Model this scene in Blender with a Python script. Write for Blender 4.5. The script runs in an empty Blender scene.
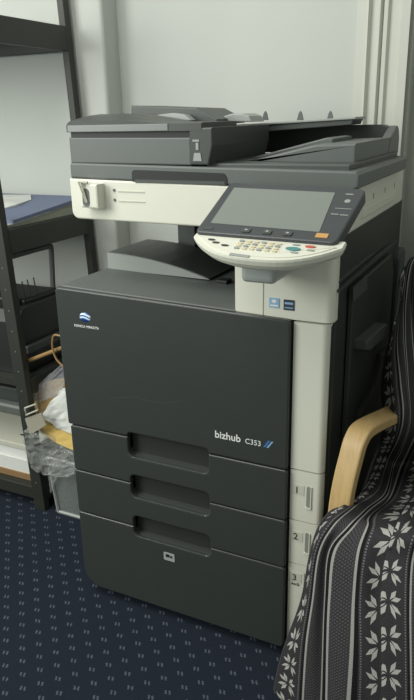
import bpy, bmesh, math, random
from mathutils import Vector, Matrix
random.seed(7)
scene = bpy.context.scene
COL = scene.collection

# ------------------------------------------------------------------ camera
CAM = Vector((.959, -1.17, 1.205))
FPX = 660.0
yaw, pitch, roll = math.radians(26.3), math.radians(19.45), math.radians(-1.3)
fwd = Vector((-math.sin(yaw)*math.cos(pitch), math.cos(yaw)*math.cos(pitch), -math.sin(pitch)))
rt0 = Vector((math.cos(yaw), math.sin(yaw), 0)); up0 = rt0.cross(fwd)
rt = rt0*math.cos(roll) + up0*math.sin(roll); up = -rt0*math.sin(roll) + up0*math.cos(roll)
cd = bpy.data.cameras.new('camera'); cam = bpy.data.objects.new('camera', cd); COL.objects.link(cam)
cd.sensor_fit = 'VERTICAL'; cd.sensor_height = 36; cd.lens = 36*FPX/700; cd.clip_start = .02
M = Matrix((rt, up, -fwd)).transposed().to_4x4(); M.translation = CAM
cam.matrix_world = M
scene.camera = cam

# ------------------------------------------------------------------ light
scene.view_settings.view_transform = 'Standard'; scene.view_settings.look = 'None'
scene.view_settings.gamma = 1; scene.view_settings.use_curve_mapping = False
scene.view_settings.exposure = 0.0
scene.cycles.transparent_max_bounces = 24
w = bpy.data.worlds.new('room_light'); scene.world = w; w.use_nodes = True
w.node_tree.nodes['Background'].inputs[0].default_value = (.80, .86, .78, 1)
w.node_tree.nodes['Background'].inputs[1].default_value = .46
def area(name, loc, target, size, energy, col):
    l = bpy.data.lights.new(name, 'AREA'); l.shape = 'RECTANGLE'; l.size, l.size_y = size; l.energy = energy; l.color = col
    o = bpy.data.objects.new(name, l); COL.objects.link(o); o.location = loc
    o.rotation_euler = (Vector(target)-Vector(loc)).to_track_quat('-Z', 'Y').to_euler()
    return o
area('window_daylight', (-1.7, -1.9, 1.9), (.2, .3, .9), (1.3, 1.5), 62, (.97, 1, .93))
area('ceiling_lamp_light', (-.35, -.7, 2.45), (-.1, -.2, 0), (1.2, 1.2), 26, (1, .98, .92))

# ------------------------------------------------------------------ materials
def lin(h):
    h = h.lstrip('#'); c = [int(h[i:i+2], 16)/255 for i in (0, 2, 4)]
    return tuple((x/12.92 if x <= .04045 else ((x+.055)/1.055)**2.4) for x in c) + (1,)
class NT:
    def __init__(s, name):
        s.m = bpy.data.materials.new(name); s.m.use_nodes = True; s.t = s.m.node_tree
        s.b = s.t.nodes['Principled BSDF']
    def n(s, typ, **k):
        o = s.t.nodes.new(typ)
        for a, v in k.items(): setattr(o, a, v)
        return o
    def put(s, sock, v):
        if isinstance(v, bpy.types.NodeSocket): s.t.links.new(v, sock)
        else: sock.default_value = v
    def math(s, op, a, b=None, c=None):
        o = s.n('ShaderNodeMath', operation=op); s.put(o.inputs[0], a)
        if b is not None: s.put(o.inputs[1], b)
        if c is not None: s.put(o.inputs[2], c)
        return o.outputs[0]
    def mix(s, f, a, b):
        o = s.n('ShaderNodeMix', data_type='RGBA'); s.put(o.inputs[0], f); s.put(o.inputs[6], a); s.put(o.inputs[7], b)
        return o.outputs[2]
    def coords(s, kind='Object'):
        return s.n('ShaderNodeTexCoord').outputs[kind]
    def noise(s, scale, detail=2, vec=None):
        o = s.n('ShaderNodeTexNoise'); o.inputs['Scale'].default_value = scale; o.inputs['Detail'].default_value = detail
        s.t.links.new(vec if vec is not None else s.coords(), o.inputs['Vector']); return o.outputs[0]
    def bump(s, h, strength, dist=.002):
        o = s.n('ShaderNodeBump'); o.inputs['Strength'].default_value = strength; o.inputs['Distance'].default_value = dist
        s.t.links.new(h, o.inputs['Height']); s.t.links.new(o.outputs[0], s.b.inputs['Normal'])
def mat(name, hexc, rough=.5, metal=0, var=.06, scale=30, bump=0, spec=.5, alpha=1, trans=0):
    q = NT(name); c = lin(hexc)
    f = q.noise(scale, 3)
    d = tuple(x*(1-var) for x in c[:3])+(1,); e = tuple(min(1, x*(1+var)) for x in c[:3])+(1,)
    q.put(q.b.inputs['Base Color'], q.mix(f, d, e))
    q.b.inputs['Roughness'].default_value = rough; q.b.inputs['Metallic'].default_value = metal
    q.b.inputs['Specular IOR Level'].default_value = spec
    q.b.inputs['Alpha'].default_value = alpha; q.b.inputs['Transmission Weight'].default_value = trans
    if bump: q.bump(q.noise(scale*8, 2), bump)
    return q.m
MT = dict(
    dullcard=mat('dull_beige_card', '#a29e8e', .7, var=.06),
    patch=mat('faint_number_patch', '#cbcbbe', .5, var=.02), slot=mat('slot_grey', '#8d908a', .5),
    lidgrey=mat('feeder_lid_plastic', '#424644', .4, var=.04),
    strip=mat('dull_silver_strip', '#7b807e', .35, var=.03),
    wall=mat('wall_paint', '#bfc3be', .8, var=.02, scale=4, bump=.05),
    trim=mat('trim_gloss_paint', '#c6c8c0', .45, var=.02, scale=6),
    leaf=mat('door_paint', '#adb0a8', .5, var=.03, scale=6),
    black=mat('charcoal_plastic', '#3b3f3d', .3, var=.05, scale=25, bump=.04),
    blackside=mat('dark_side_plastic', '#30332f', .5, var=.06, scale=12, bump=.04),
    deep=mat('black_recess_plastic', '#1c1f1d', .5),
    grey=mat('grey_plastic', '#5f6462', .45, var=.04),
    midgrey=mat('mid_grey_plastic', '#484d4b', .45, var=.04),
    lightgrey=mat('light_grey_plastic', '#9a9f9c', .45, var=.03),
    silver=mat('silver_strip', '#a5aaa8', .35, var=.03),
    white=mat('cream_white_plastic', '#dcdccf', .42, var=.02, scale=8),
    seam=mat('seam_shadow', '#2a2c29', .7),
    greylabel=mat('label_grey', '#bfbfb2', .6),
    ink=mat('printed_ink', '#3c3e3c', .7),
    printwhite=mat('printed_white', '#e6e8e6', .5),
    printblue=mat('printed_blue', '#3f6fa8', .5),
    paleblue=mat('pale_blue_sticker', '#8fb4d6', .5),
    navysticker=mat('navy_sticker', '#353e4d', .5),
    screen=mat('lcd_glass', '#7f8580', .22, var=.02),
    bezel=mat('bezel_plastic', '#43474a', .4),
    orange=mat('orange_sticker', '#c99a5e', .5),
    teal=mat('teal_key', '#4d8a8a', .4),
    red=mat('red_key', '#c0604a', .4),
    key=mat('cream_key', '#d6cdb0', .5),
    chrome=mat('brushed_chrome', '#a9abaa', .3, metal=.8),
    shelf=mat('dark_stained_shelf', '#2c2e29', .5, var=.15, scale=18),
    hole=mat('pale_peg_hole', '#77796f', .6),
    bluefolder=mat('slate_blue_card', '#6d7792', .6, var=.05),
    paper=mat('white_paper', '#d6d8d4', .7, var=.03),
    paperdim=mat('off_white_card', '#bcbcae', .7, var=.04),
    kraft=mat('kraft_paper', '#c3a672', .75, var=.08),
    cardboard=mat('brown_cardboard', '#8a6c48', .8, var=.08),
    yellow=mat('yellow_paper', '#c4a75c', .7, var=.05),
    blackdev=mat('black_printer_plastic', '#232523', .4),
    tan=mat('light_wood_dowel', '#98794d', .5, var=.1, scale=40),
    wire=mat('dark_wire', '#3a3a36', .5),
)
def clear_mat(name, hexc, alpha, rough, bump=0):
    q = NT(name); q.b.inputs['Base Color'].default_value = lin(hexc); q.b.inputs['Roughness'].default_value = rough
    f = q.noise(14, 4)
    q.put(q.b.inputs['Alpha'], q.math('MULTIPLY_ADD', f, .5, alpha-.25))
    if bump: q.bump(q.noise(22, 4), bump, .02)
    return q.m
MT['bin'] = clear_mat('frosted_bin_plastic', '#8f9592', .42, .3)
MT['sleeve'] = clear_mat('milky_sleeve_plastic', '#a9abb0', .5, .25, .5)
MT['film'] = clear_mat('clear_wrinkled_film', '#b4b8b5', .36, .12, 1.0)
def wood_mat():
    q = NT('bent_birch'); o = q.n('ShaderNodeMapping'); q.t.links.new(q.coords(), o.inputs[0]); o.inputs['Scale'].default_value = (60, 6, 6)
    f = q.noise(3, 3, o.outputs[0])
    q.put(q.b.inputs['Base Color'], q.mix(f, lin('#b3935f'), lin('#cfb280'))); q.b.inputs['Roughness'].default_value = .45
    return q.m
MT['birch'] = wood_mat()
def carpet_mat():
    q = NT('navy_flecked_carpet'); sp = q.n('ShaderNodeSeparateXYZ'); q.t.links.new(q.coords(), sp.inputs[0])
    x = q.math('SUBTRACT', sp.outputs[0], .118); y = q.math('SUBTRACT', sp.outputs[1], -.04)
    ax, ay, bx, by = .0548, -.0035, .0272, -.0310
    det = ax*by - ay*bx
    i = q.math('ADD', q.math('MULTIPLY', x, by/det), q.math('MULTIPLY', y, -bx/det))
    j = q.math('ADD', q.math('MULTIPLY', x, -ay/det), q.math('MULTIPLY', y, ax/det))
    i = q.math('SUBTRACT', i, q.math('ROUND', i)); j = q.math('SUBTRACT', j, q.math('ROUND', j))
    dx = q.math('ADD', q.math('MULTIPLY', i, ax), q.math('MULTIPLY', j, bx))
    dy = q.math('ADD', q.math('MULTIPLY', i, ay), q.math('MULTIPLY', j, by))
    fz = q.math('MULTIPLY_ADD', q.noise(260, 2), .006, -.003)
    dx = q.math('ADD', dx, fz)
    c3, s3 = math.cos(math.radians(30)), math.sin(math.radians(30))
    dx, dy = q.math('ADD', q.math('MULTIPLY', dx, c3), q.math('MULTIPLY', dy, s3)), q.math('SUBTRACT', q.math('MULTIPLY', dy, c3), q.math('MULTIPLY', dx, s3))
    adx = q.math('ABSOLUTE', dx)
    dys = q.math('ADD', dy, q.math('MULTIPLY', q.math('SIGN', dx), .0015))
    m = q.math('MULTIPLY', q.math('LESS_THAN', q.math('ABSOLUTE', q.math('SUBTRACT', adx, .0042)), .0021),
               q.math('LESS_THAN', q.math('ABSOLUTE', dys), .0055))
    base = q.mix(q.noise(420, 2), lin('#1b2029'), lin('#2c333f'))
    base = q.mix(q.math('MULTIPLY', m, .55), base, lin('#6a7280'))
    q.put(q.b.inputs['Base Color'], base); q.b.inputs['Roughness'].default_value = .95; q.b.inputs['Specular IOR Level'].default_value = .1
    q.bump(q.noise(500, 2), .6, .003)
    return q.m
MT['carpet'] = carpet_mat()
def blanket_mat():
    q = NT('nordic_knit'); sp = q.n('ShaderNodeSeparateXYZ'); q.t.links.new(q.coords('UV'), sp.inputs[0])
    P = .184
    U, V = sp.outputs[0], sp.outputs[1]
    c = q.math('MULTIPLY', q.math('SUBTRACT', q.math('DIVIDE', U, P), q.math('ROUND', q.math('DIVIDE', U, P))), P)   # -P/2..P/2 about a flake column
    pv = .073
    r = q.math('MULTIPLY', q.math('SUBTRACT', q.math('DIVIDE', V, pv), q.math('ROUND', q.math('DIVIDE', V, pv))), pv)
    a, b = q.math('ABSOLUTE', c), q.math('MULTIPLY', q.math('ABSOLUTE', r), .78)
    hi, lo = q.math('MAXIMUM', a, b), q.math('MINIMUM', a, b)
    ca, sa = math.cos(math.radians(30)), math.sin(math.radians(30))
    al = q.math('ADD', q.math('MULTIPLY', hi, ca), q.math('MULTIPLY', lo, sa))
    pe = q.math('SUBTRACT', q.math('MULTIPLY', lo, ca), q.math('MULTIPLY', hi, sa))
    d = q.math('ADD', q.math('DIVIDE', q.math('ABSOLUTE', q.math('SUBTRACT', al, .0165)), .0118), q.math('DIVIDE', q.math('ABSOLUTE', pe), .0041))
    flake = q.math('LESS_THAN', d, 1.0)
    off = q.math('ABSOLUTE', q.math('SUBTRACT', U, q.math('MULTIPLY', q.math('FLOOR', q.math('DIVIDE', U, P)), P)))  # 0..P
    def line(pos, wd): return q.math('LESS_THAN', q.math('ABSOLUTE', q.math('SUBTRACT', off, pos)), wd)
    lines = q.math('MAXIMUM', q.math('MAXIMUM', line(.050, .0023), line(.087, .0018)), q.math('MAXIMUM', line(.099, .0023), line(.134, .0026)))
    dark = q.math('MAXIMUM', q.math('MAXIMUM', line(.0445, .0035), line(.093, .004)), line(.1405, .004))
    # small knitted check in the wide bands, dots by the flakes
    chk = q.math('MULTIPLY', q.math('GREATER_THAN', q.math('SINE', q.math('MULTIPLY', q.math('ADD', U, V), 900)), .1),
                 q.math('GREATER_THAN', q.math('SINE', q.math('MULTIPLY', q.math('SUBTRACT', U, V), 900)), .1))
    band = q.math('MULTIPLY', q.math('GREATER_THAN', off, .053), q.math('LESS_THAN', off, .131))
    chk = q.math('MULTIPLY', chk, q.math('MULTIPLY', band, .55))
    dots = q.math('MULTIPLY', line(.036, .0018), q.math('GREATER_THAN', q.math('SINE', q.math('MULTIPLY', V, 1100)), 0))
    dots2 = q.math('MULTIPLY', line(.149, .0018), q.math('GREATER_THAN', q.math('SINE', q.math('MULTIPLY', V, 1100)), 0))
    ground = q.mix(q.noise(300, 2, q.coords('UV')), lin('#2a292b'), lin('#434144'))
    col = q.mix(chk, ground, lin('#6a676a'))
    col = q.mix(q.math('MULTIPLY', q.math('MAXIMUM', dots, dots2), .45), col, lin('#a09ca0'))
    col = q.mix(dark, col, lin('#1d1d1e'))
    col = q.mix(q.math('MULTIPLY', lines, .9), col, lin('#a3a29f'))
    col = q.mix(q.math('MULTIPLY', flake, .92), col, lin('#b4b3af'))
    q.put(q.b.inputs['Base Color'], col); q.b.inputs['Roughness'].default_value = .95; q.b.inputs['Specular IOR Level'].default_value = .15
    q.bump(q.noise(420, 2, q.coords('UV')), .5, .002)
    return q.m
MT['blanket'] = blanket_mat()
def logo_mat():
    q = NT('globe_emblem_bands'); sp = q.n('ShaderNodeSeparateXYZ'); q.t.links.new(q.coords('Generated'), sp.inputs[0])
    x, z = sp.outputs[0], sp.outputs[2]
    cur = q.math('ADD', z, q.math('MULTIPLY', q.math('SINE', q.math('MULTIPLY', x, 4.2)), -.12))
    st = q.math('GREATER_THAN', q.math('SINE', q.math('MULTIPLY', cur, 20)), -.25)
    top = q.mix(st, lin('#2a5aa8'), lin('#dcecf6'))
    base = q.mix(q.math('GREATER_THAN', cur, .18), lin('#1d3c80'), top)
    q.put(q.b.inputs['Base Color'], base); q.b.inputs['Roughness'].default_value = .3
    return q.m
MT['logo'] = logo_mat()

# ------------------------------------------------------------------ helpers
def tag(o, label=None, cat=None, group=None, kind=None):
    for k, v in (('label', label), ('category', cat), ('group', group), ('kind', kind)):
        if v: o[k] = v
    return o
def empty(name, loc, label, cat, group=None):
    o = bpy.data.objects.new(name, None); COL.objects.link(o); o.location = loc; o.empty_display_size = .05
    return tag(o, label, cat, group)
def root_loc(p):
    while p.parent: p = p.parent
    return Vector(p.location)
def obj(name, bm, m, parent=None, base=None, smooth=False, label=None):
    """link a bmesh given in room coordinates as one mesh object"""
    off = root_loc(parent) if parent else Vector(base or (0, 0, 0))
    bmesh.ops.translate(bm, verts=bm.verts, vec=-off)
    bmesh.ops.recalc_face_normals(bm, faces=bm.faces)
    me = bpy.data.meshes.new(name); bm.to_mesh(me); bm.free()
    me.materials.append(MT[m] if isinstance(m, str) else m)
    o = bpy.data.objects.new(name, me); COL.objects.link(o)
    if parent: o.parent = parent
    else: o.location = off
    if smooth:
        for f in me.polygons: f.use_smooth = True
    if label: o['label'] = label
    return o
def merge(*bms):
    out = bmesh.new()
    for b in bms:
        me = bpy.data.meshes.new('tmp'); b.to_mesh(me); b.free(); out.from_mesh(me); bpy.data.meshes.remove(me)
    return out
def box(x0, x1, y0, y1, z0, z1, bev=0, seg=2):
    bm = bmesh.new(); bmesh.ops.create_cube(bm, size=1)
    for v in bm.verts: v.co = Vector(((x0+x1)/2+v.co.x*(x1-x0), (y0+y1)/2+v.co.y*(y1-y0), (z0+z1)/2+v.co.z*(z1-z0)))
    if bev: bmesh.ops.bevel(bm, geom=bm.edges[:], offset=bev, segments=seg, profile=.5, affect='EDGES')
    return bm
def xform(bm, m):
    bmesh.ops.transform(bm, matrix=m, verts=bm.verts); return bm
def prism(pts, d0, d1, axis='y', bev=0, seg=2, front_only=True):
    """2-D outline extruded along an axis. axis y: pts are (x,z); axis x: (y,z); axis z: (x,y)"""
    bm = bmesh.new()
    def P(a, b, d): return {'y': (a, d, b), 'x': (d, a, b), 'z': (a, b, d)}[axis]
    A = [bm.verts.new(P(a, b, d0)) for a, b in pts]; B = [bm.verts.new(P(a, b, d1)) for a, b in pts]
    f = bm.faces.new(A); g = bm.faces.new(B[::-1])
    n = len(pts)
    for i in range(n): bm.faces.new((A[i], B[i], B[(i+1) % n], A[(i+1) % n]))
    bmesh.ops.recalc_face_normals(bm, faces=bm.faces)
    if bev:
        es = list(f.edges) + ([] if front_only else list(g.edges))
        bmesh.ops.bevel(bm, geom=es, offset=bev, segments=seg, profile=.5, affect='EDGES')
    return bm
def arc(cx, cy, r, a0, a1, n=6):
    return [(cx+r*math.cos(math.radians(a0+(a1-a0)*i/n)), cy+r*math.sin(math.radians(a0+(a1-a0)*i/n))) for i in range(n+1)]
def rrect(x0, x1, y0, y1, r, n=5):
    return arc(x1-r, y0+r, r, -90, 0, n)+arc(x1-r, y1-r, r, 0, 90, n)+arc(x0+r, y1-r, r, 90, 180, n)+arc(x0+r, y0+r, r, 180, 270, n)
def ell(cx, cy, rx, ry, n=16):
    return [(cx+rx*math.cos(2*math.pi*i/n), cy+ry*math.sin(2*math.pi*i/n)) for i in range(n)]
def tube(pts, r, n=8):
    bm = bmesh.new(); pts = [Vector(p) for p in pts]; rings = []
    for i, p in enumerate(pts):
        t = (pts[min(i+1, len(pts)-1)]-pts[max(i-1, 0)]).normalized()
        a = t.orthogonal().normalized() if not rings else (prev - t*prev.dot(t)).normalized()
        prev = a; b = t.cross(a)
        rr = r[i] if isinstance(r, (list, tuple)) else r
        rings.append([bm.verts.new(p+a*rr*math.cos(2*math.pi*k/n)+b*rr*math.sin(2*math.pi*k/n)) for k in range(n)])
    for A, B in zip(rings, rings[1:]):
        for k in range(n): bm.faces.new((A[k], A[(k+1) % n], B[(k+1) % n], B[k]))
    bm.faces.new(rings[0][::-1]); bm.faces.new(rings[-1]); return bm
def cr(pts, n):
    """Catmull-Rom through points"""
    pts = [Vector(p) for p in pts]; out = []
    for i in range(len(pts)-1):
        p0, p1, p2 = pts[max(i-1, 0)], pts[i], pts[i+1]; p3 = pts[min(i+2, len(pts)-1)]
        for k in range(n):
            t = k/n
            out.append(.5*((2*p1)+(p2-p0)*t+(2*p0-5*p1+4*p2-p3)*t*t+(3*p1-p0-3*p2+p3)*t**3))
    out.append(pts[-1]); return out
def sweep_rect(path, side, wd, th, bev=.004):
    """rectangular section swept along a path; side = direction of the wide edge"""
    bm = bmesh.new(); rings = []; s = Vector(side).normalized()
    for i, p in enumerate(path):
        t = (path[min(i+1, len(path)-1)]-path[max(i-1, 0)]).normalized(); n = t.cross(s).normalized(); ss = n.cross(t).normalized()
        sec = rrect(-wd/2, wd/2, -th/2, th/2, bev, 2)
        rings.append([bm.verts.new(p+ss*a+n*b) for a, b in sec])
    k = len(rings[0])
    for A, B in zip(rings, rings[1:]):
        for i in range(k): bm.faces.new((A[i], A[(i+1) % k], B[(i+1) % k], B[i]))
    bm.faces.new(rings[0][::-1]); bm.faces.new(rings[-1]); return bm
def text(s, size, place, depth=.0006, bold=0, shear=0, align='LEFT'):
    cu = bpy.data.curves.new('t', 'FONT'); cu.body = s; cu.size = size; cu.extrude = depth/2; cu.offset = bold; cu.shear = shear
    cu.align_x = align; cu.resolution_u = 3
    o = bpy.data.objects.new('t', cu); COL.objects.link(o); dg = bpy.context.evaluated_depsgraph_get()
    me = o.evaluated_get(dg).to_mesh(); bm = bmesh.new(); bm.from_mesh(me); o.evaluated_get(dg).to_mesh_clear()
    bpy.data.objects.remove(o); bpy.data.curves.remove(cu)
    bmesh.ops.transform(bm, matrix=place, verts=bm.verts); return bm
def front(x, y, z):       # text plane facing -Y
    return Matrix.Translation((x, y, z)) @ Matrix.Rotation(math.pi/2, 4, 'X')
def at(px, py, **k):      # the room point where a sight line meets a plane
    d = fwd + rt*(px-207)/FPX - up*(py-350)/FPX
    (a, v), = k.items(); i = 'xyz'.index(a); return CAM + d*((v-CAM[i])/d[i])
def struct(name, bm, m): return tag(obj(name, bm, m), kind='structure')

# ------------------------------------------------------------------ setting
YB, YC, XB = .79, .705, -.300        # back wall, chimney breast face, its right edge
struct('floor', box(-2.2, 2.0, -2.2, YB+.2, -.05, 0), 'carpet')
struct('wall_back', box(XB, .50, YB, YB+.1, 0, 2.6), 'wall')
struct('wall_breast', box(-2.2, XB, YC, YB+.1, 0, 2.6, .012, 3), 'wall')
# moulded door casing
prof = [(x+.033 if x < .58 else x+.022, y) for x, y in [(.436, YB), (.436, .772), (.462, .772), (.468, .765), (.474, .778), (.494, .778), (.500, .762), (.506, .776), (.510, .762), (.520, .762), (.526, .772), (.552, .772), (.556, .758), (.578, .758), (.584, .765), (.584, YB)]]
struct('trim_1', prism(prof, 0, 2.6, 'z'), 'trim')
struct('door_1', merge(box(.605, .62, .775, .85, 0, 2.6), box(.606, 1.6, .82, .86, 0, 2.6)), 'leaf')

# ------------------------------------------------------------------ copier
cop = empty('office_copier', (.32, .35, 0), 'large floor-standing charcoal and cream office copier with tilted touch panel', 'copier')
W = .643
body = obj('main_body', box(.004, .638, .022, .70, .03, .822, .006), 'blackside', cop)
obj('base_plinth', box(.03, .62, .05, .68, 0, .034), 'deep', cop)
# --- front door
PX0, PX1 = .166, .378
def pocket_notch(zt, r):       # walking left to right along the underside of the panel above a pocket
    return arc(PX0+r, zt-r, r, 180, 90, 4)+arc(PX1-r, zt-r, r, 90, 0, 4)
def front_panel(z0, z1, notch_bot=None, notch_top=None, rbl=.006, rtl=.006, rtr=.006, rbr=.006, x1=.562):
    """outline (x,z), counter-clockwise from bottom-left; notches are where grip pockets bite into the panel"""
    p = arc(rbl, z0+rbl, rbl, 180, 270, 6)
    if notch_bot: p += [(PX0, z0)]+pocket_notch(notch_bot, min(.014, (notch_bot-z0)*.9))+[(PX1, z0)]
    p += arc(x1-rbr, z0+rbr, rbr, 270, 360, 4)+arc(x1-rtr, z1-rtr, rtr, 0, 90, 4)
    if notch_top:
        r = .016
        p += [(PX1, z1)]+arc(PX1-r, notch_top+r, r, 0, -90, 4)+arc(PX0+r, notch_top+r, r, 270, 180, 4)+[(PX0, z1)]
    p += arc(rtl, z1-rtl, rtl, 90, 180, 4)
    return p
S1, S2, S3 = .4985, .374, .2515
def door_slab():
    pts = [((x-.006 if x < .02 else x), (z-.018*max(0, x)/.562+.001 if z > .7 else z)) for x, z in front_panel(S1+.0012, .845, notch_bot=.510, rtl=.012, rtr=.008)]
    return prism(pts, 0, .022, 'y', .004, 3)
door = obj('front_door', door_slab(), 'black', cop)
dr = []
for (za, zb, nb, nt, rb) in ((S2+.0012, S1-.0012, .398, .446, .006), (S3+.0012, S2-.0012, .283, .335, .006), (.027, S3-.0012, None, .224, .05)):
    d = obj('paper_drawer', prism(front_panel(za, zb, nb, nt, rbl=rb, rbr=.012 if rb > .01 else .006), 0, .022, 'y', .0036, 3), 'black', cop)
    dr.append(d)
for d, zb, zt in zip(dr, (.446, .335, .224), (.510, .398, .283)):
    # scooped grip: back wall, sides, roof and a sloping floor that comes forward to the lip
    yb = .046
    sec = [(.010, zb), (.0, zb-.001), (.003, zb-.006), (.052, zb-.006), (.052, zt+.006), (.016, zt+.006), (.016, zt), (yb, zt), (yb, zb+.024), (.034, zb+.010)]
    g = prism(sec, PX0-.002, PX1+.002, 'x')
    sides = [box(PX0-.006, PX0, .012, .05, zb-.005, zt+.005), box(PX1, PX1+.006, .012, .05, zb-.005, zt+.005)]
    obj('grip_pocket', merge(g, *sides), 'black', d)
obj('emblem_plate', prism(rrect(.250, .280, .180, .202, .002, 2), -.0012, .001, 'y'), 'silver', dr[2], label='small square chrome emblem plate')
obj('emblem_mark', merge(box(.256, .266, -.0018, -.001, .190, .198), box(.268, .274, -.0018, -.001, .190, .196)), 'deep', dr[2])
# logo on the door
gl = bmesh.new(); bmesh.ops.create_uvsphere(gl, u_segments=20, v_segments=12, radius=1)
for v in gl.verts: v.co = Vector((.0735+v.co.x*.0155, .0005+v.co.y*.0025, .7815+v.co.z*.0115))
obj('round_emblem', gl, 'logo', door, smooth=True, label='round blue and white striped globe emblem')
obj('maker_lettering', text('KONICA MINOLTA', .0080, front(.0755, -.0004, .7565), bold=.0001, align='CENTER'), 'printwhite', door)
obj('model_lettering', merge(text('bizhub', .0235, front(.395, -.0004, .544), bold=.00035), text('C353', .017, front(.4665, -.0004, .544))), 'printwhite', door)
def slant(x, z, wd, h, sh): return prism([(x, z), (x+wd, z), (x+wd+sh, z+h), (x+sh, z+h)], -.0007, .0002, 'y')
obj('model_mark', merge(slant(.508, .544, .006, .008, .006), slant(.513, .5525, .006, .008, .006)), 'printblue', door)
obj('model_mark', slant(.516, .544, .004, .016, .011), 'paleblue', door)
sc = cr([(.118, 0, .588), (.135, 0, .5925), (.16, 0, .598), (.19, 0, .604), (.22, 0, .603), (.25, 0, .602), (.29, 0, .6075), (.318, 0, .619)], 5)
bm = bmesh.new(); A = [bm.verts.new((p.x, -.0003, p.z+.0006)) for p in sc]; B = [bm.verts.new((p.x, -.0003, p.z-.0006)) for p in sc]
for i in range(len(sc)-1): bm.faces.new((A[i], A[i+1], B[i+1], B[i]))
obj('scratch_mark', bm, 'midgrey', door, label='thin pale scratch across the door')
# --- white right-hand column
def col_out(x0, x1, y0, y1, r):      # (x,y) outline with a rounded front right edge
    return [(x0, y1), (x0, y0)]+arc(x1-r, y0+r, r, 270, 360, 6)+[(x1, y1)]
upper = obj('cream_column_head', prism(col_out(.440, W, .014, .045, .016), .8265, .985, 'z', .0015), 'white', cop)
obj('vertical_seam', box(.4995, .5007, .0128, .016, .828, .95), 'greylabel', upper)
stk = obj('sticker', box(.5135, .5345, .0128, .0145, .8475, .8675), 'paleblue', upper, label='pale blue square sticker')
obj('sticker_print', merge(prism(ell(.524, .861, .005, .0035), .0122, .0132, 'y'), box(.516, .532, .0122, .0132, .8505, .8535)), 'printwhite', upper)
obj('sticker', box(.5435, .5655, .0128, .0145, .8455, .8665), 'navysticker', upper, label='dark navy square sticker')
obj('sticker_print', merge(box(.546, .563, .0122, .0132, .8575, .8615), box(.546, .563, .0122, .0132, .8495, .8515)), 'paleblue', upper)
obj('column_middle', prism(col_out(.566, W-.006, .012, .036, .014), S1+.001, .8235, 'z', .0015), 'white', cop)
lowc = []
for z0, z1 in ((S2+.0008, S1-.001), (.262, S2-.0008), (.03, .2605)):
    lowc.append(obj('column_drawer_end', prism(col_out(.566, W-.006, .013, .036, .013), z0, z1, 'z', .001), 'white', cop))
for c, n, zc, zs in zip(lowc, '123', (.449, .3325, .224), ((.412, .464), (.297, .349), (.19, .243))):
    obj('number_patch', box(.5695, .597, .0122, .0135, zc-.010, zc+.014), 'patch', c)
    obj('drawer_number', text(n, .022, front(.5755, .0119, zc-.006), bold=.0002), 'ink', c)
    obj('latch_slot', prism(rrect(.6025, .6115, zs[0], zs[1], .004), .0122, .0135, 'y'), 'slot', c, label='grey recessed pull slot')
    obj('slot_rim', merge(prism(rrect(.6005, .6135, zs[0]-.0025, zs[0]+.001, .0015, 2), .0105, .0135, 'y'), box(.6115, .6135, .0105, .0135, zs[0], zs[1])), 'white', c)
obj('size_lettering', text('A4', .009, front(.5735, .0119, .2045)), 'ink', lowc[2])
obj('size_mark', merge(box(.5865, .592, .0121, .0135, .2045, .2057), box(.5865, .592, .0121, .0135, .2095, .2107), box(.5865, .5877, .0121, .0135, .2045, .2107), box(.5908, .592, .0121, .0135, .2045, .2107)), 'ink', lowc[2])
obj('column_hinge_gap', box(.5615, .5665, .018, .09, .03, .83), 'deep', cop)
# --- right side of the machine
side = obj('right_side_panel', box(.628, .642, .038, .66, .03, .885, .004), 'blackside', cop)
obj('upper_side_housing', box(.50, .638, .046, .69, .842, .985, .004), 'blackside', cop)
def yz(pts, x0, x1, bev=.003): return prism(pts, x1, x0, 'x', bev, 2)
obj('side_rib', box(.640, .648, .03, .52, .886, .8905), 'midgrey', side)
obj('side_rib', box(.638, .644, .04, .34, .902, .905), 'midgrey', side)
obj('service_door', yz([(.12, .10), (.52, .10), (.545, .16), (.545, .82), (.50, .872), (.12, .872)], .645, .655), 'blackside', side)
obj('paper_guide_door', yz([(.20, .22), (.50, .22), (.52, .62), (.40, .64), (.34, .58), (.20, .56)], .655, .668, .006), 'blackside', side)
obj('release_lever', yz([(p.y, p.z) for p in (at(360, 349, x=0.668), at(360, 341, x=0.668), at(381, 323, x=0.668), at(384, 326, x=0.668), at(384, 333, x=0.668), at(364, 350, x=0.668))], .655, .682, .003), 'midgrey', side)
obj('caution_label', yz([(p.y, p.z) for p in (at(353, 302, x=0.655), at(353, 288, x=0.655), at(367, 275, x=0.655), at(367, 289, x=0.655))], .6545, .6558, 0), 'midgrey', side)
obj('rear_cover_post', yz(rrect(.600, .685, .45, .862, .03), .64, .658, .006), 'midgrey', side)
# --- output tray in the body recess
otop = [(.006, .842), (.006, .889)]+[(.006+.285*t, .889-.045*t**2) for t in (.15, .3, .45, .6, .75, .88, 1)]
tray = obj('output_tray', prism(otop, .205, .40, 'y', .002), 'midgrey', cop)
obj('tray_front_face', prism([(a, b-.002) for a, b in otop[1:]]+[(.006, .846)], .2025, .2055, 'y'), 'lightgrey', tray)
obj('tray_deck', prism([(.004, .834), (.442, .820), (.442, .834), (.004, .848)], .012, .69, 'y', .003), 'grey', cop)
obj('tray_catch', box(.315, .342, .19, .22, .834, .846, .002), 'deep', tray)
obj('scanner_support', merge(box(.095, .44, .44, .69, .846, .99), ), 'blackside', cop)
obj('support_face', box(.086, .14, .43, .445, .846, .99, .003), 'midgrey', cop)
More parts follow.
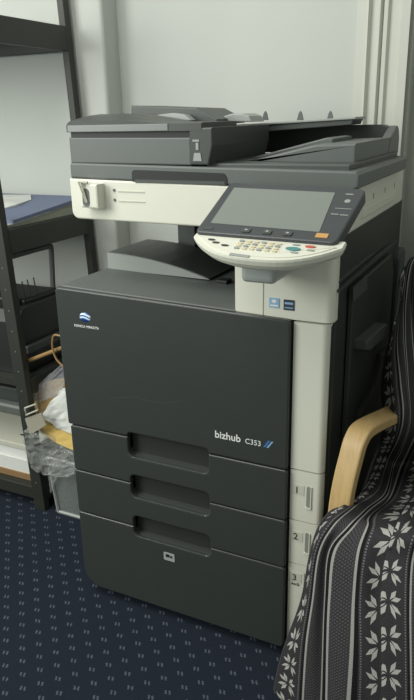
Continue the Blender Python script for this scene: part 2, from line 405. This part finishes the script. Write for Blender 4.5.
# --- scanner unit
def xzs(pts, y0, y1, bev=.004): return prism(pts, y0, y1, 'y', bev, 3)
scn = obj('scanner_unit', xzs([(.002+.018, .990)]+[(.640, .984), (W, .988), (W, 1.068), (.002, 1.080)]+arc(.020, 1.008, .018, 180, 270, 5)[:-1], .08, .645), 'white', cop)
obj('scanner_side_step', box(.640, .647, .20, .55, 1.0, 1.022, .003), 'white', scn)
for y in (.17, .30, .42, .53): obj('vent_mark', box(.642, .6436, y, y+.004, 1.03, 1.042), 'grey', scn)
for z in (1.057, 1.036):
    obj('screw_cap', prism(ell(.122, z, .0032, .0032, 10), .0785, .081, 'y'), 'grey', scn)
    obj('slider_groove', box(.132, .20, .0788, .081, z-.0032, z-.0012), 'greylabel', scn)
# stamp holder box clipped on the front
hb = obj('clip_holder', prism([(.050, 1.020)]+[(.096, 1.018), (.096, 1.071), (.050, 1.074)], .052, .081, 'y', .004), 'white', scn)
obj('holder_cup', prism(rrect(.056, .074, 1.023, 1.062, .008), .0508, .054, 'y'), 'grey', hb, label='grey slot of the holder')
obj('hanging_tag', merge(tube([(.052, .046, 1.076), (.060, .048, 1.05), (.066, .050, 1.032)], .0018), tube([(.058, .046, 1.076), (.065, .048, 1.05), (.069, .050, 1.032)], .0018), tube([(.050, .049, 1.0765), (.074, .049, 1.075)], .003)), 'paperdim', hb)
# --- platen cover and document feeder
cov = obj('platen_cover', prism([(.006, 1.0805), (.652, 1.069), (.662, 1.075), (.663, 1.098), (.657, 1.104), (.010, 1.114), (.006, 1.110)], .081, .565, 'y', .004, 2), 'grey', cop)
obj('lift_handle_recess', prism([(.170, 1.077)]+[(.395, 1.073), (.395, 1.086)]+arc(.385, 1.089, .008, 0, 90, 4)+arc(.178, 1.093, .008, 90, 180, 4), .0795, .09, 'y'), 'deep', cov)
obj('recess_lip', box(.178, .39, .079, .083, 1.074, 1.081), 'midgrey', cov)
fed = obj('document_feeder', prism([(.007, 1.113), (.312, 1.111), (.312, 1.166), (.007, 1.168)], .085, .40, 'y', .003), 'grey', cop)
obj('feeder_groove', box(.010, .338, .09, .40, 1.166, 1.180), 'deep', fed)
lid = [(.083, 1.179), (.083, 1.194), (.094, 1.202), (.14, 1.211), (.18, 1.216), (.22, 1.216), (.262, 1.212), (.262, 1.179)]
def lid_loft():
    bm = bmesh.new(); rings = []
    for k in range(15):
        x = .004+.334*k/14; t = min(1, max(0, (x-.105)/.16)); f = 1-t*t*(3-2*t)
        if k == 0: f = .9
        rings.append([bm.verts.new((x, y, z if z < 1.195 else 1.195+(z-1.195)*f)) for y, z in lid])
    for A, B in zip(rings, rings[1:]):
        for i in range(len(A)): bm.faces.new((A[i], A[(i+1) % len(A)], B[(i+1) % len(A)], B[i]))
    bm.faces.new(rings[0]); bm.faces.new(rings[-1][::-1]); return bm
obj('feeder_lid', lid_loft(), 'lidgrey', fed)
obj('silver_strip', box(.008, .262, .0815, .086, 1.1795, 1.1935, .001), 'strip', fed, label='pale silver strip along the lid front')
obj('feeder_end', prism([(.310, 1.112), (.352, 1.112), (.362, 1.150), (.362, 1.185), (.310, 1.185)], .0835, .40, 'y', .003), 'lidgrey', fed)
obj('feeder_sticker', merge(box(.318, .333, .082, .085, 1.158, 1.162), box(.325, .331, .082, .085, 1.142, 1.156), prism([(.318, 1.120), (.338, 1.120), (.335, 1.136), (.321, 1.136)], .082, .085, 'y')), 'lightgrey', fed, label='pale pictogram sticker')
# document tray rising to the right, three fins standing on its back edge
def slab(p0, p1, y0, y1, th):        # thin tilted board between two (x,z) points
    return prism([(p0[0], p0[1]-th), (p1[0], p1[1]-th), p1, p0], y0, y1, 'y', .0012, 1, False)
dt = obj('document_tray', slab((.22, 1.1835), (.556, 1.1975), .46, .56, .005), 'lightgrey', fed)
obj('tray_skirt', prism([(.22, 1.160), (.545, 1.180), (.551, 1.193), (.22, 1.179)], .465, .56, 'y', .002), 'midgrey', fed)
for px in (265, 300, 330):
    p = at(px, 116, y=.50); x, z0, z1 = p.x, p.z-.010, p.z+.012
    obj('paper_fin', prism([(x-.008, z0), (x+.008, z0), (x+.004, z1-.006), (x, z1), (x-.004, z1-.006)], .50, .506, 'y'), 'grey', dt)
hq = [at(px, py, y=.36) for px, py in ((218, 122), (224, 116), (232, 113.5), (243, 113.5), (249, 116), (252, 122))]
obj('tray_hump', prism([(p.x, p.z) for p in hq], .36, .44, 'y', .003), 'lightgrey', fed)
# lower output bin of the feeder
obj('feeder_floor', box(.34, .640, .10, .56, 1.100, 1.115, .003), 'midgrey', fed)
ow = obj('output_wedge', prism([(.40, 1.112), (.632, 1.110), (.632, 1.150), (.55, 1.148), (.40, 1.114)], .17, .50, 'y', .004), 'grey', fed)
obj('wedge_slope', prism([(.36, 1.113), (.56, 1.113), (.56, 1.156), (.545, 1.158)], .26, .42, 'y', .003), 'grey', ow)
obj('feeder_right_wall', prism(arc(.595, 1.142, .036, 90, 0, 6)+[(.631, 1.112), (.20, 1.112), (.20, 1.180), (.595, 1.178)], .555, .59, 'y', .003), 'lidgrey', fed)
obj('right_wall_end', prism([(.48, 1.110), (.60, 1.108), (.60, 1.145)]+arc(.570, 1.145, .030, 0, 90, 5)+[(.50, 1.150)], .612, .634, 'x', .003, 2, False), 'grey', fed)
# raised flap and curled paper guide on the feeder lid
fq = [at(px, py, y=.30) for px, py in ((131, 122), (131, 105.5), (196, 108), (217, 119), (218, 124))]
flap = obj('feed_flap', prism([(p.x, p.z) for p in fq], .30, .46, 'y', .003), 'midgrey', fed)
gq = [at(px, py, y=.27) for px, py in ((150, 117), (160, 114.5), (172, 113), (184, 114.5), (191, 120), (180, 120), (165, 119))]
obj('curled_guide', prism([(p.x, p.z) for p in gq], .27, .295, 'y'), 'silver', fed, label='curled pale strip on the feeder')

# --- control panel: a tilted touch screen above a bowl-shaped keyboard
O = Vector((.417, -.112, 1.011)); eu = Vector((1, 0.01, -.022)).normalized(); ev = Vector((0, .905, .425)).normalized(); en = eu.cross(ev)
def frame(o, a, b): 
    n = a.cross(b); m = Matrix((a, b, n)).transposed().to_4x4(); m.translation = o; return m
PM = frame(O, eu, ev); PW, PH = .258, .172
def pbox(x0, x1, y0, y1, z0, z1, bev=0): return xform(box(x0, x1, y0, y1, z0, z1, bev), PM)
def ppr(pts, z0, z1, bev=0): return xform(prism(pts, z1, z0, 'z', bev), PM)
pout = arc(.010, .010, .010, 180, 270, 4)+arc(PW-.011, .012, .012, 270, 355, 4)+arc(PW-.003, PH-.016, .014, 0, 90, 4)+arc(.012, PH-.010, .010, 90, 180, 4)
pan = obj('control_panel', ppr(pout, -.020, 0, .003), 'bezel', cop)
obj('panel_back_shell', ppr(rrect(.004, PW-.004, .004, PH-.004, .010), -.034, -.019), 'white', pan)
obj('touch_screen', ppr([(.019, .030), (.222, .027), (.216, .151), (.018, .151)], -.001, .0008), 'screen', pan, label='grey blank touch screen')
for u in (.094, .133, .170):
    obj('screen_button', ppr(rrect(u-.008, u+.008, .009, .021, .003), -.001, .002), 'midgrey', pan)
    obj('button_mark', ppr(ell(u, .0155, .003, .002, 8), .001, .0026), 'silver', pan)
obj('button_strip', pbox(.012, .030, .010, .018, -.001, .001), 'midgrey', pan)
obj('power_label', pbox(.219, .240, .011, .023, -.001, .0012), 'orange', pan, label='small orange label')
obj('panel_print', merge(pbox(.236, .250, .147, .150, -.001, .0006), ppr(ell(.245, .126, .0055, .0055, 12), -.001, .0006), pbox(.229, .258, .101, .1023, -.001, .0006), pbox(.227, .240, .082, .0842, -.001, .0006), pbox(.243, .257, .081, .0832, -.001, .0006)), 'lightgrey', pan)
obj('contrast_dial', pbox(PW-.008, PW+.003, .085, .125, -.015, -.004, .002), 'deep', pan)
# keyboard bowl
KO = Vector((.417, -.114, 1.004)); ku = eu; kv = Vector((0, .955, .297)).normalized(); KM = frame(KO, ku, kv)
def bowl(u0, u1, depth, n=20):
    c = (u0+u1)/2; pts = []
    for i in range(n+1):
        t = -1+2*i/n; pts.append((c+(u1-u0)/2*t, -depth*(1-abs(t)**2.6)))
    return pts
top = bowl(.0, .269, .062)
bm = bmesh.new(); layers = []
for (s, zz) in ((1.0, .0), (1.015, -.004), (1.0, -.012), (.93, -.020), (.80, -.027)):
    lay = []
    for (a, b) in top: lay.append(bm.verts.new((.137+(a-.137)*s, b*s, zz)))
    lay.append(bm.verts.new((.137+(.269-.137)*s, .022, zz))); lay.append(bm.verts.new((.137-(.137)*s, .022, zz)))
    layers.append(lay)
for A, B in zip(layers, layers[1:]):
    for i in range(len(A)): bm.faces.new((A[i], A[(i+1) % len(A)], B[(i+1) % len(A)], B[i]))
bm.faces.new(layers[0]); bm.faces.new(layers[-1][::-1])
kb = obj('keyboard_bowl', xform(bm, KM), 'white', cop)
obj('key_plate', xform(prism([(.137+(a-.137)*.93, b*.86-.001) for a, b in top]+[(.262, -.002), (.012, -.002)], .0012, -.001, 'z'), KM), 'white', kb)
def kpr(pts, z0, z1): return xform(prism(pts, z1, z0, 'z'), KM)
for r in range(4):
    for c in range(6):
        u = .096+c*.0135; v = -.008-r*.0086
        obj('key', kpr(rrect(u-.0045, u+.0045, v-.0025, v+.0025, .002, 2), 0, .0035), 'key' if (r+c) % 3 else 'lightgrey', kb)
for u, v in ((.040, -.012), (.052, -.021), (.072, -.028)):
    obj('mode_key', kpr(ell(u, v, .007, .0024, 10), 0, .003), 'ink', kb, label='small dark oval key')
obj('start_key', kpr(ell(.192, -.020, .013, .0055), 0, .003), 'teal', kb, label='oval teal start key')
obj('stop_key', kpr(ell(.218, -.008, .009, .0035), 0, .003), 'red', kb, label='small red oval key')
for u, v in ((.193, -.006), (.222, -.020), (.198, -.032)): obj('function_key', kpr(ell(u, v, .007, .0022, 10), 0, .003), 'lightgrey', kb)
obj('name_recess', kpr([(.092, -.058), (.128, -.0605), (.128, -.053), (.092, -.0505)], -.001, .0015), 'lightgrey', kb)
obj('panel_neck', box(.500, .566, -.10, .005, .922, .985, .010, 3), 'silver', cop)
obj('panel_arm', box(.455, .635, -.03, .09, .968, .998, .006), 'white', cop)

# ------------------------------------------------------------------ shelving unit
shu = empty('shelving_unit', (-.7, .45, 0), 'tall dark open shelving unit with drilled posts left of the copier', 'shelving')
def post(x0, x1, y0, y1, holes):
    p = obj('post', box(x0, x1, y0, y1, 0, 2.3, .002), 'shelf', shu)
    for z in holes: obj('peg_hole', merge(prism(ell((x0+x1)/2, z, .0022, .0022, 8), y0-.0006, y0+.001, 'y')), 'hole', p)
post(-.395, -.352, .262, .287, [.10+.064*i for i in range(16)])
post(-.372, -.348, .662, .690, [])
post(-1.40, -1.36, .262, .287, []); post(-1.40, -1.36, .662, .690, [])
for zt, th in ((1.478, .070), (.912, .070), (.455, .05), (.085, .05)):
    s = obj('shelf_board', box(-1.36, -.372, .272, .69, zt-.026, zt-.004), 'shelf', shu)
    obj('end_rail', box(-.374, -.350, .285, .664, zt-th, zt, .002), 'shelf', s)
    obj('long_rail', box(-1.36, -.374, .668, .688, zt-th, zt, .002), 'shelf', s)
    if zt < .2 : obj('long_rail', box(-1.36, -.395, .264, .285, zt-th, zt-.006, .002), 'shelf', s)
for o in [shu]+list(shu.children_recursive):      # the whole unit leans a little to the left
    if o.type == 'MESH':
        for v in o.data.vertices: v.co.x -= .039*v.co.z

# things on the shelves
def sheet_stack(name, m, quad, z0, z1, label, cat, group=None):
    bm = prism(quad, z0, z1, 'z'); cx = sum(p[0] for p in quad)/len(quad); cy = sum(p[1] for p in quad)/len(quad)
    return tag(obj(name, bm, m, base=(cx, cy, z0)), label, cat, group)
zs = .9095
tag(obj('paper_stack', prism([(.30, zs), (.66, zs), (.66, zs+.036), (.30, zs+.008)], -.90, -.415, 'x'), 'paperdim', base=(-.65, .48, zs)), 'sloping stack of grey sheets under the blue folder', 'paper')
tag(obj('loose_sheet', prism([(.288, zs+.0081), (.50, zs+.0246), (.50, zs+.0257), (.288, zs+.0092)], -.62, -.405, 'x'), 'paper', base=(-.5, .4, zs+.0085)), 'loose white sheet poking out below the blue folder', 'paper')
tag(obj('blue_folder', prism([(.33, zs+.0128), (.685, zs+.0405), (.685, zs+.053), (.33, zs+.0225)], -1.05, -.405, 'x', .002), 'bluefolder', base=(-.7, .5, zs+.0128)), 'large slate blue folder lying on the upper shelf', 'folder')
def fz(y): return zs+.0228+(y-.33)*.0859
bm = bmesh.new(); pts = [(-.86, .44), (-.70, .41), (-.56, .42), (-.535, .50), (-.56, .60), (-.60, .645), (-.72, .66), (-.88, .60)]
c = bm.verts.new((-.68, .53, fz(.53)+.012)); ring = [bm.verts.new((a, b, fz(b)+.001+.006*(i % 2))) for i, (a, b) in enumerate(pts)]; rb = [bm.verts.new((a, b, fz(b)+.0006)) for a, b in pts]
for i in range(8): bm.faces.new((c, ring[i], ring[(i+1) % 8])); bm.faces.new((ring[i], rb[i], rb[(i+1) % 8], ring[(i+1) % 8]))
bm.faces.new(rb[::-1])
tag(obj('crumpled_wrapper', bm, 'paper', base=(-.68, .53, fz(.53))), 'crumpled white paper wrapper lying on the blue folder', 'wrapper')

pr = empty('desktop_printer', (-.6, .45, .452), 'small black printer with upright grey framed paper support on the middle shelf', 'printer')
obj('printer_body', prism([(.31, .4525), (.31, .62), (.33, .655), (.37, .668), (.52, .668), (.56, .63), (.56, .4525)], -.80, -.412, 'x', .006, 2, False), 'blackdev', pr)
obj('output_flap', box(-.412, -.394, .32, .55, .520, .545, .003), 'midgrey', pr)
obj('printer_lid', box(-.78, -.425, .36, .53, .664, .682, .006), 'blackdev', pr)
sup = obj('paper_support', merge(tube(cr([(-.45, .345, .66), (-.455, .345, .80), (-.455, .350, .812), (-.455, .36, .816), (-.455, .53, .816), (-.455, .545, .812), (-.455, .548, .80), (-.45, .53, .66)], 4), .009)), 'grey', pr)

for y in (.355, .385, .41, .44): obj('feed_finger', tube([(-.44, y, .66), (-.445, y-.004, .735)], .002, 6), 'wire', pr)

bx = empty('flat_box', (-.7, .44, .15), 'flat off-white box with black mark on the bottom shelf', 'box')
obj('box_base', box(-1.05, -.412, .305, .65, .1505, .182, .002), 'paper', bx); obj('box_lid', box(-1.055, -.410, .302, .655, .182, .202, .003), 'paperdim', bx)
obj('printed_mark', prism(ell(-.50, .36, .012, .005, 10), .2015, .2026, 'z'), 'ink', bx)
sheet_stack('paper_stack', 'paper', [(-1.0, .292), (-.405, .296), (-.405, .56), (-1.0, .56)], .102, .150, 'thick stack of white paper on the bottom shelf', 'paper')
sheet_stack('cardboard_sheet', 'cardboard', [(-1.1, .287), (-.404, .290), (-.404, .57), (-1.1, .57)], .0815, .102, 'folded brown cardboard under the white paper stack', 'cardboard')
gb = empty('storage_tray', (-.75, .45, .202), 'grey translucent tray stacked on the flat off-white box', 'tray')
obj('tray_shell', box(-1.02, -.52, .47, .64, .203, .235, .006), 'grey', gb); obj('tray_shell', box(-1.02, -.53, .49, .64, .245, .30, .006), 'midgrey', gb); obj('tray_rim', box(-1.03, -.515, .465, .645, .233, .245, .003), 'lightgrey', gb)

# plastic bin and the clutter in it, squeezed between shelving and copier
bn = empty('plastic_bin', (-.17, .40, 0), 'frosted clear plastic bin on the carpet behind the copier', 'bin')
def bin_mesh():
    bm = bmesh.new(); out = []
    for (z, e) in ((.002, 0.0), (.205, .012)):
        out.append([bm.verts.new(p) for p in ((-.305-e, .275-e, z), (-.035+e*.5, .275-e, z), (-.035+e*.5, .55+e, z), (-.305-e, .55+e, z))])
    for i in range(4): bm.faces.new((out[0][i], out[0][(i+1) % 4], out[1][(i+1) % 4], out[1][i]))
    bm.faces.new(out[0][::-1])
    bmesh.ops.recalc_face_normals(bm, faces=bm.faces)
    bmesh.ops.solidify(bm, geom=bm.faces[:], thickness=.003)
    return bm
obj('bin_shell', bin_mesh(), 'bin', bn)
obj('bin_rim', merge(tube([(-.317, .263, .205), (-.03, .263, .205), (-.03, .562, .205), (-.317, .562, .205), (-.317, .263, .205)], .005, 6)), 'lightgrey', bn)
obj('bin_edge', merge(tube([(-.306, .274, .004), (-.317, .264, .203)], .006, 6), tube([(-.306, .274, .005), (-.035, .274, .005)], .006, 6), tube([(-.312, .274, .005), (-.312, .55, .005)], .004, 6)), 'lightgrey', bn)
def crumple(name, pts, m, label, cat, th=.004, amp=.008, seed=1, group=None, n=8):
    """a sheet through a grid of points (rows), roughened by folds"""
    rnd = random.Random(seed); rows = [cr(r, n//2) for r in pts]; cols = list(zip(*rows)); cols = [cr(c, n//2) for c in cols]
    bm = bmesh.new(); V = [[bm.verts.new(p+Vector((rnd.uniform(-amp, amp), rnd.uniform(-amp, amp), rnd.uniform(-amp, amp)))) for p in c] for c in cols]
    for i in range(len(V)-1):
        for j in range(len(V[0])-1): bm.faces.new((V[i][j], V[i+1][j], V[i+1][j+1], V[i][j+1]))
    bmesh.ops.recalc_face_normals(bm, faces=bm.faces)
    if m not in ('film', 'sleeve'): bmesh.ops.solidify(bm, geom=bm.faces[:], thickness=th)
    p = pts[0][0]; return tag(obj(name, bm, m, base=p), label, cat, group)
Yq = lambda px, py, y: tuple(at(px, py, y=y))
crumple('padded_envelope', [[Yq(35, 416, .315), Yq(48, 430, .315), Yq(70, 440, .315)], [Yq(36, 400, .325), Yq(50, 404, .325), Yq(72, 412, .325)], [Yq(41, 385, .335), Yq(55, 379, .335), Yq(74, 378, .335)]], 'kraft', 'brown kraft envelope leaning among the plastic sleeves', 'envelope', .006, .001, 3)
crumple('white_paper_bag', [[Yq(42, 416, .292), Yq(57, 427, .292), Yq(76, 436, .292)], [Yq(51, 402, .30), Yq(62, 410, .30), Yq(76, 417, .30)], [Yq(62, 388, .31), Yq(69, 387, .31), Yq(76, 386, .31)]], 'paper', 'creased white paper packet leaning on the brown envelope', 'packet', .004, .0022, 4)
crumple('yellow_pad', [[Yq(40, 430, .285), Yq(56, 442, .28), Yq(78, 452, .275)], [Yq(46, 420, .305), Yq(62, 428, .30), Yq(78, 436, .30)]], 'yellow', 'yellow paper pad inside the clear wrapping', 'pad', .006, .001, 5)
crumple('clear_sleeve', [[Yq(31, 398, .31), Yq(40, 402, .31), Yq(62, 394, .31)], [Yq(37, 386, .315), Yq(48, 382, .315), Yq(66, 376, .315)], [Yq(50, 374, .32), Yq(60, 366, .32), Yq(72, 360, .32)]], 'sleeve', 'clear plastic sleeve above the brown envelope', 'sleeve', .002, .002, 6)
crumple('plastic_bag', [[Yq(27, 462, .262), Yq(40, 474, .25), Yq(56, 476, .245), Yq(78, 474, .245)], [Yq(24, 444, .258), Yq(38, 454, .248), Yq(56, 464, .245), Yq(78, 462, .25)], [Yq(26, 430, .249), Yq(42, 440, .25), Yq(60, 452, .265), Yq(78, 456, .27)], [Yq(36, 424, .30), Yq(48, 430, .29), Yq(62, 440, .285), Yq(78, 446, .29)]], 'film', 'crumpled clear plastic bag hanging over the bin rim', 'bag', .0015, .005, 8)
crumple('bag_tail', [[Yq(47, 470, .255), Yq(54, 474, .255), Yq(60, 472, .255)], [Yq(49, 482, .255), Yq(53, 484, .255), Yq(55, 482, .255)], [Yq(50, 492, .256), Yq(51, 493, .256), Yq(52, 490, .256)]], 'film', 'thin twisted plastic tail hanging beside the shelf post', 'bag', .0015, .001, 9)
cf = empty('file_holder', Yq(24, 432, .25), 'off-white file holder with square wire loop above the plastic bag', 'file holder')
fr = [Yq(25, 408, .248), Yq(36, 404, .248), Yq(38, 410, .248), Yq(26, 415, .248), Yq(25, 408, .248)]
obj('holder_frame', tube(fr, .0028, 6), 'paperdim', cf)
q1 = [Yq(25, 419, .252), Yq(41, 413, .252), Yq(46, 425, .254), Yq(30, 435, .254)]; bm = bmesh.new(); f0 = [bm.verts.new(p) for p in q1]; f1 = [bm.verts.new((p[0]-.002, p[1]+.006, p[2])) for p in q1]; bm.faces.new(f0); bm.faces.new(f1[::-1]); [bm.faces.new((f0[k], f0[(k+1) % 4], f1[(k+1) % 4], f1[k])) for k in range(4)]
obj('holder_panel', bm, 'dullcard', cf)
tag(obj('wooden_dowel', tube([Yq(28, 361, .30), Yq(64, 347, .30)], .0062, 10), 'tan', base=Yq(28, 361, .30)), 'light wooden dowel sticking out above the plastic sleeve', 'dowel')
tag(obj('cane_loop', tube(cr([Yq(64, 337, .285), Yq(55, 335, .285), Yq(52.5, 340, .285), Yq(53, 350, .285), Yq(57, 360, .285), Yq(66, 369, .285)], 5), .003, 8), 'tan', base=Yq(53, 350, .285)), 'thin bent tan cane loop beside the wooden dowel', 'cane')

# ------------------------------------------------------------------ armchair and blanket
ch = empty('armchair', (1.0, .15, 0), 'bentwood armchair with pale birch armrest beside the copier', 'armchair')
cs = Vector((.966, -.259, 0)); cb = Vector((.259, .966, 0))       # chair's right and back
def arm(dx):
    P = [(.80, .55, .20), (.79, .50, .42), (.768, .36, .53), (.755, .25, .575), (.738, .158, .591), (.722, .095, .601), (.708, .040, .606), (.702, .014, .597), (.697, -.004, .566), (.687, -.029, .465), (.682, -.045, .25), (.676, -.06, .0)]
    path = [p + cs*dx for p in cr(P, 6)]
    return obj('armrest', sweep_rect(path, cs, .046, .021), 'birch', ch, smooth=False)
arm(0); arm(.60)
for d in (0, .60): obj('rear_leg', sweep_rect([Vector(p)+cs*d for p in cr([(.80, .55, .21), (.80, .56, .1), (.80, .57, 0)], 5)], cs, .046, .021), 'birch', ch)
def plank(a, b, wd, th): return sweep_rect([Vector(a), Vector(b)], (b[0]-a[0], b[1]-a[1], 0) if False else cs, wd, th)
def slabbox(c0, back, rise, length, wd, th):
    """cushion: centre of front edge c0, running back/up"""
    t = (cb*back+Vector((0, 0, rise))).normalized(); n = t.cross(cs); m = Matrix((cs, t, -n)).transposed().to_4x4(); m.translation = c0
    return xform(box(-wd/2, wd/2, 0, length, -th, 0, .02, 3), m)
sc0 = Vector((.69, -.03, .395)) + cs*.31
obj('seat_cushion', slabbox(sc0, 1, -.12, .50, .50, .07), 'blackdev', ch)
bc0 = sc0 + cb*.46 + Vector((0, 0, -.05))
obj('back_cushion', slabbox(bc0, .32, 1, .56, .50, .07), 'blackdev', ch)
obj('cross_rail', sweep_rect([Vector((.685, -.03, .33)), Vector((.685, -.03, .33))+cs*.6], (0, 0, 1), .05, .02), 'birch', ch)

UU = [-.035, 0, .050, .092, .134, .184, .234, .80]
def fpl(px, py, y0):                    # sight line to the slanting front plane of the chair
    d = fwd + rt*(px-207)/FPX - up*(py-350)/FPX
    k = (y0 - .268*(CAM.x-.66) - CAM.y)/(d.y + .268*d.x); return CAM + d*k
rows = []
def frow(pix, y0):
    ys = y0 if isinstance(y0, (list, tuple)) else [y0]*len(pix)
    r = [fpl(px, py, y) for (px, py), y in zip(pix, ys)]
    rows.append(r+[r[-1]+cs*.42])
def zrow(pix, z, tail=.42):
    zz = z if isinstance(z, (list, tuple)) else [z]*len(pix)
    r = [at(px, py, z=v) for (px, py), v in zip(pix, zz)]; rows.append(r+[r[-1]+cs*tail])
def yrow(pix, y, tail=.42):
    yy = y if isinstance(y, (list, tuple)) else [y]*len(pix)
    r = [at(px, py, y=v) for (px, py), v in zip(pix, yy)]; rows.append(r+[r[-1]+cs*tail])
frow([(274, 690), (286, 704), (303, 722), (322, 732), (347, 740), (380, 748), (413, 752)], [-.115, -.135, -.155, -.15, -.165, -.15, -.165])
frow([(286, 646), (293, 648), (307, 650), (325, 652), (351, 654), (381, 656), (412, 658)], [-.105, -.13, -.145, -.135, -.15, -.138, -.15])
frow([(302, 602), (306, 600), (313, 600), (328, 598), (353, 598), (379, 602), (412, 602)], [-.092, -.115, -.128, -.116, -.13, -.12, -.13])
frow([(310, 556), (313, 554), (319, 552), (333, 552), (358, 553), (384, 562), (414, 562)], [-.08, -.095, -.11, -.098, -.11, -.105, -.105])
frow([(318, 528), (324, 525), (334, 525), (352, 527), (367, 527), (395, 533), (422, 534)], [-.062, -.075, -.085, -.075, -.075, -.08, -.08])
zrow([(329, 513), (341, 509), (353, 507), (365, 512), (370, 517), (402, 512), (432, 510)], [.468, .476, .474, .458, .445, .44, .44])
zrow([(357, 497), (366, 492), (376, 493), (385, 495), (392, 496), (412, 494), (445, 490)], [.42, .42, .415, .415, .415, .415, .415])
zrow([(372, 462), (381, 460), (388, 462), (393, 464), (402, 464), (420, 462), (452, 460)], [.44, .41, .40, .395, .395, .395, .395])
yrow([(384, 430), (393, 426), (402, 425), (408, 426), (416, 428), (428, 430), (455, 432)], [.21, .150, .150, .17, .20, .22, .24])
yrow([(383, 388), (390, 384), (400, 381), (407, 379), (414, 378), (426, 380), (450, 384)], [.28, .21, .20, .22, .24, .26, .28])
yrow([(387, 352), (391, 347), (397, 342), (405, 338), (411, 336), (424, 336), (446, 340)], [.32, .30, .30, .31, .32, .33, .34])
yrow([(396, 314), (398, 309), (401, 304), (406, 300), (411, 297), (424, 294), (444, 294)], [.37, .385, .40, .40, .41, .41, .41])
yrow([(400, 281), (402, 276), (405, 271), (410, 267), (415, 263), (426, 256), (446, 250)], [.40, .415, .43, .43, .44, .44, .44])
rows.append([p+cb*.05+Vector((0, 0, .0)) for p in rows[-1]])
rows.append([p+cb*.05+Vector((0, 0, -.22)) for p in rows[-1]])
def smooth_grid(rows, nu, nv):
    a = [cr(r, nu) for r in rows]; cols = [cr(c, nv) for c in zip(*a)]
    return cols                                      # cols[i][j]
NU, NV = 9, 10
cols = smooth_grid(rows, NU, NV)
uval = [x.x for x in cr([Vector((u, 0, 0)) for u in UU], NU)]
# arc length down a middle column gives the pattern its length coordinate
ref = cols[NU*4]; vl = [0]
for p, q in zip(ref, ref[1:]): vl.append(vl[-1]+(q-p).length)
bm = bmesh.new(); uvl = bm.loops.layers.uv.new('UVMap'); uvs = {}; V = []
for i, c in enumerate(cols):
    row = []
    for j, p in enumerate(c):
        k = Vector((math.sin(uval[i]*90+vl[j]*7)*.0022, math.sin(uval[i]*120+vl[j]*11+1)*.0022, math.sin(vl[j]*28+uval[i]*35)*.0018))
        v = bm.verts.new(p+k); uvs[v] = (uval[i], vl[j]); row.append(v)
    V.append(row)
for i in range(len(V)-1):
    for j in range(len(V[0])-1):
        f = bm.faces.new((V[i][j], V[i+1][j], V[i+1][j+1], V[i][j+1])); f.smooth = True
        for l in f.loops: l[uvl].uv = uvs[l.vert]
bl = tag(obj('throw_blanket', bm, 'blanket', base=(.9, .1, 0), smooth=True), 'charcoal knitted throw with white snowflakes and stripes draped over the armchair', 'blanket')
sm = bl.modifiers.new('thickness', 'SOLIDIFY'); sm.thickness = .005; sm.offset = 0
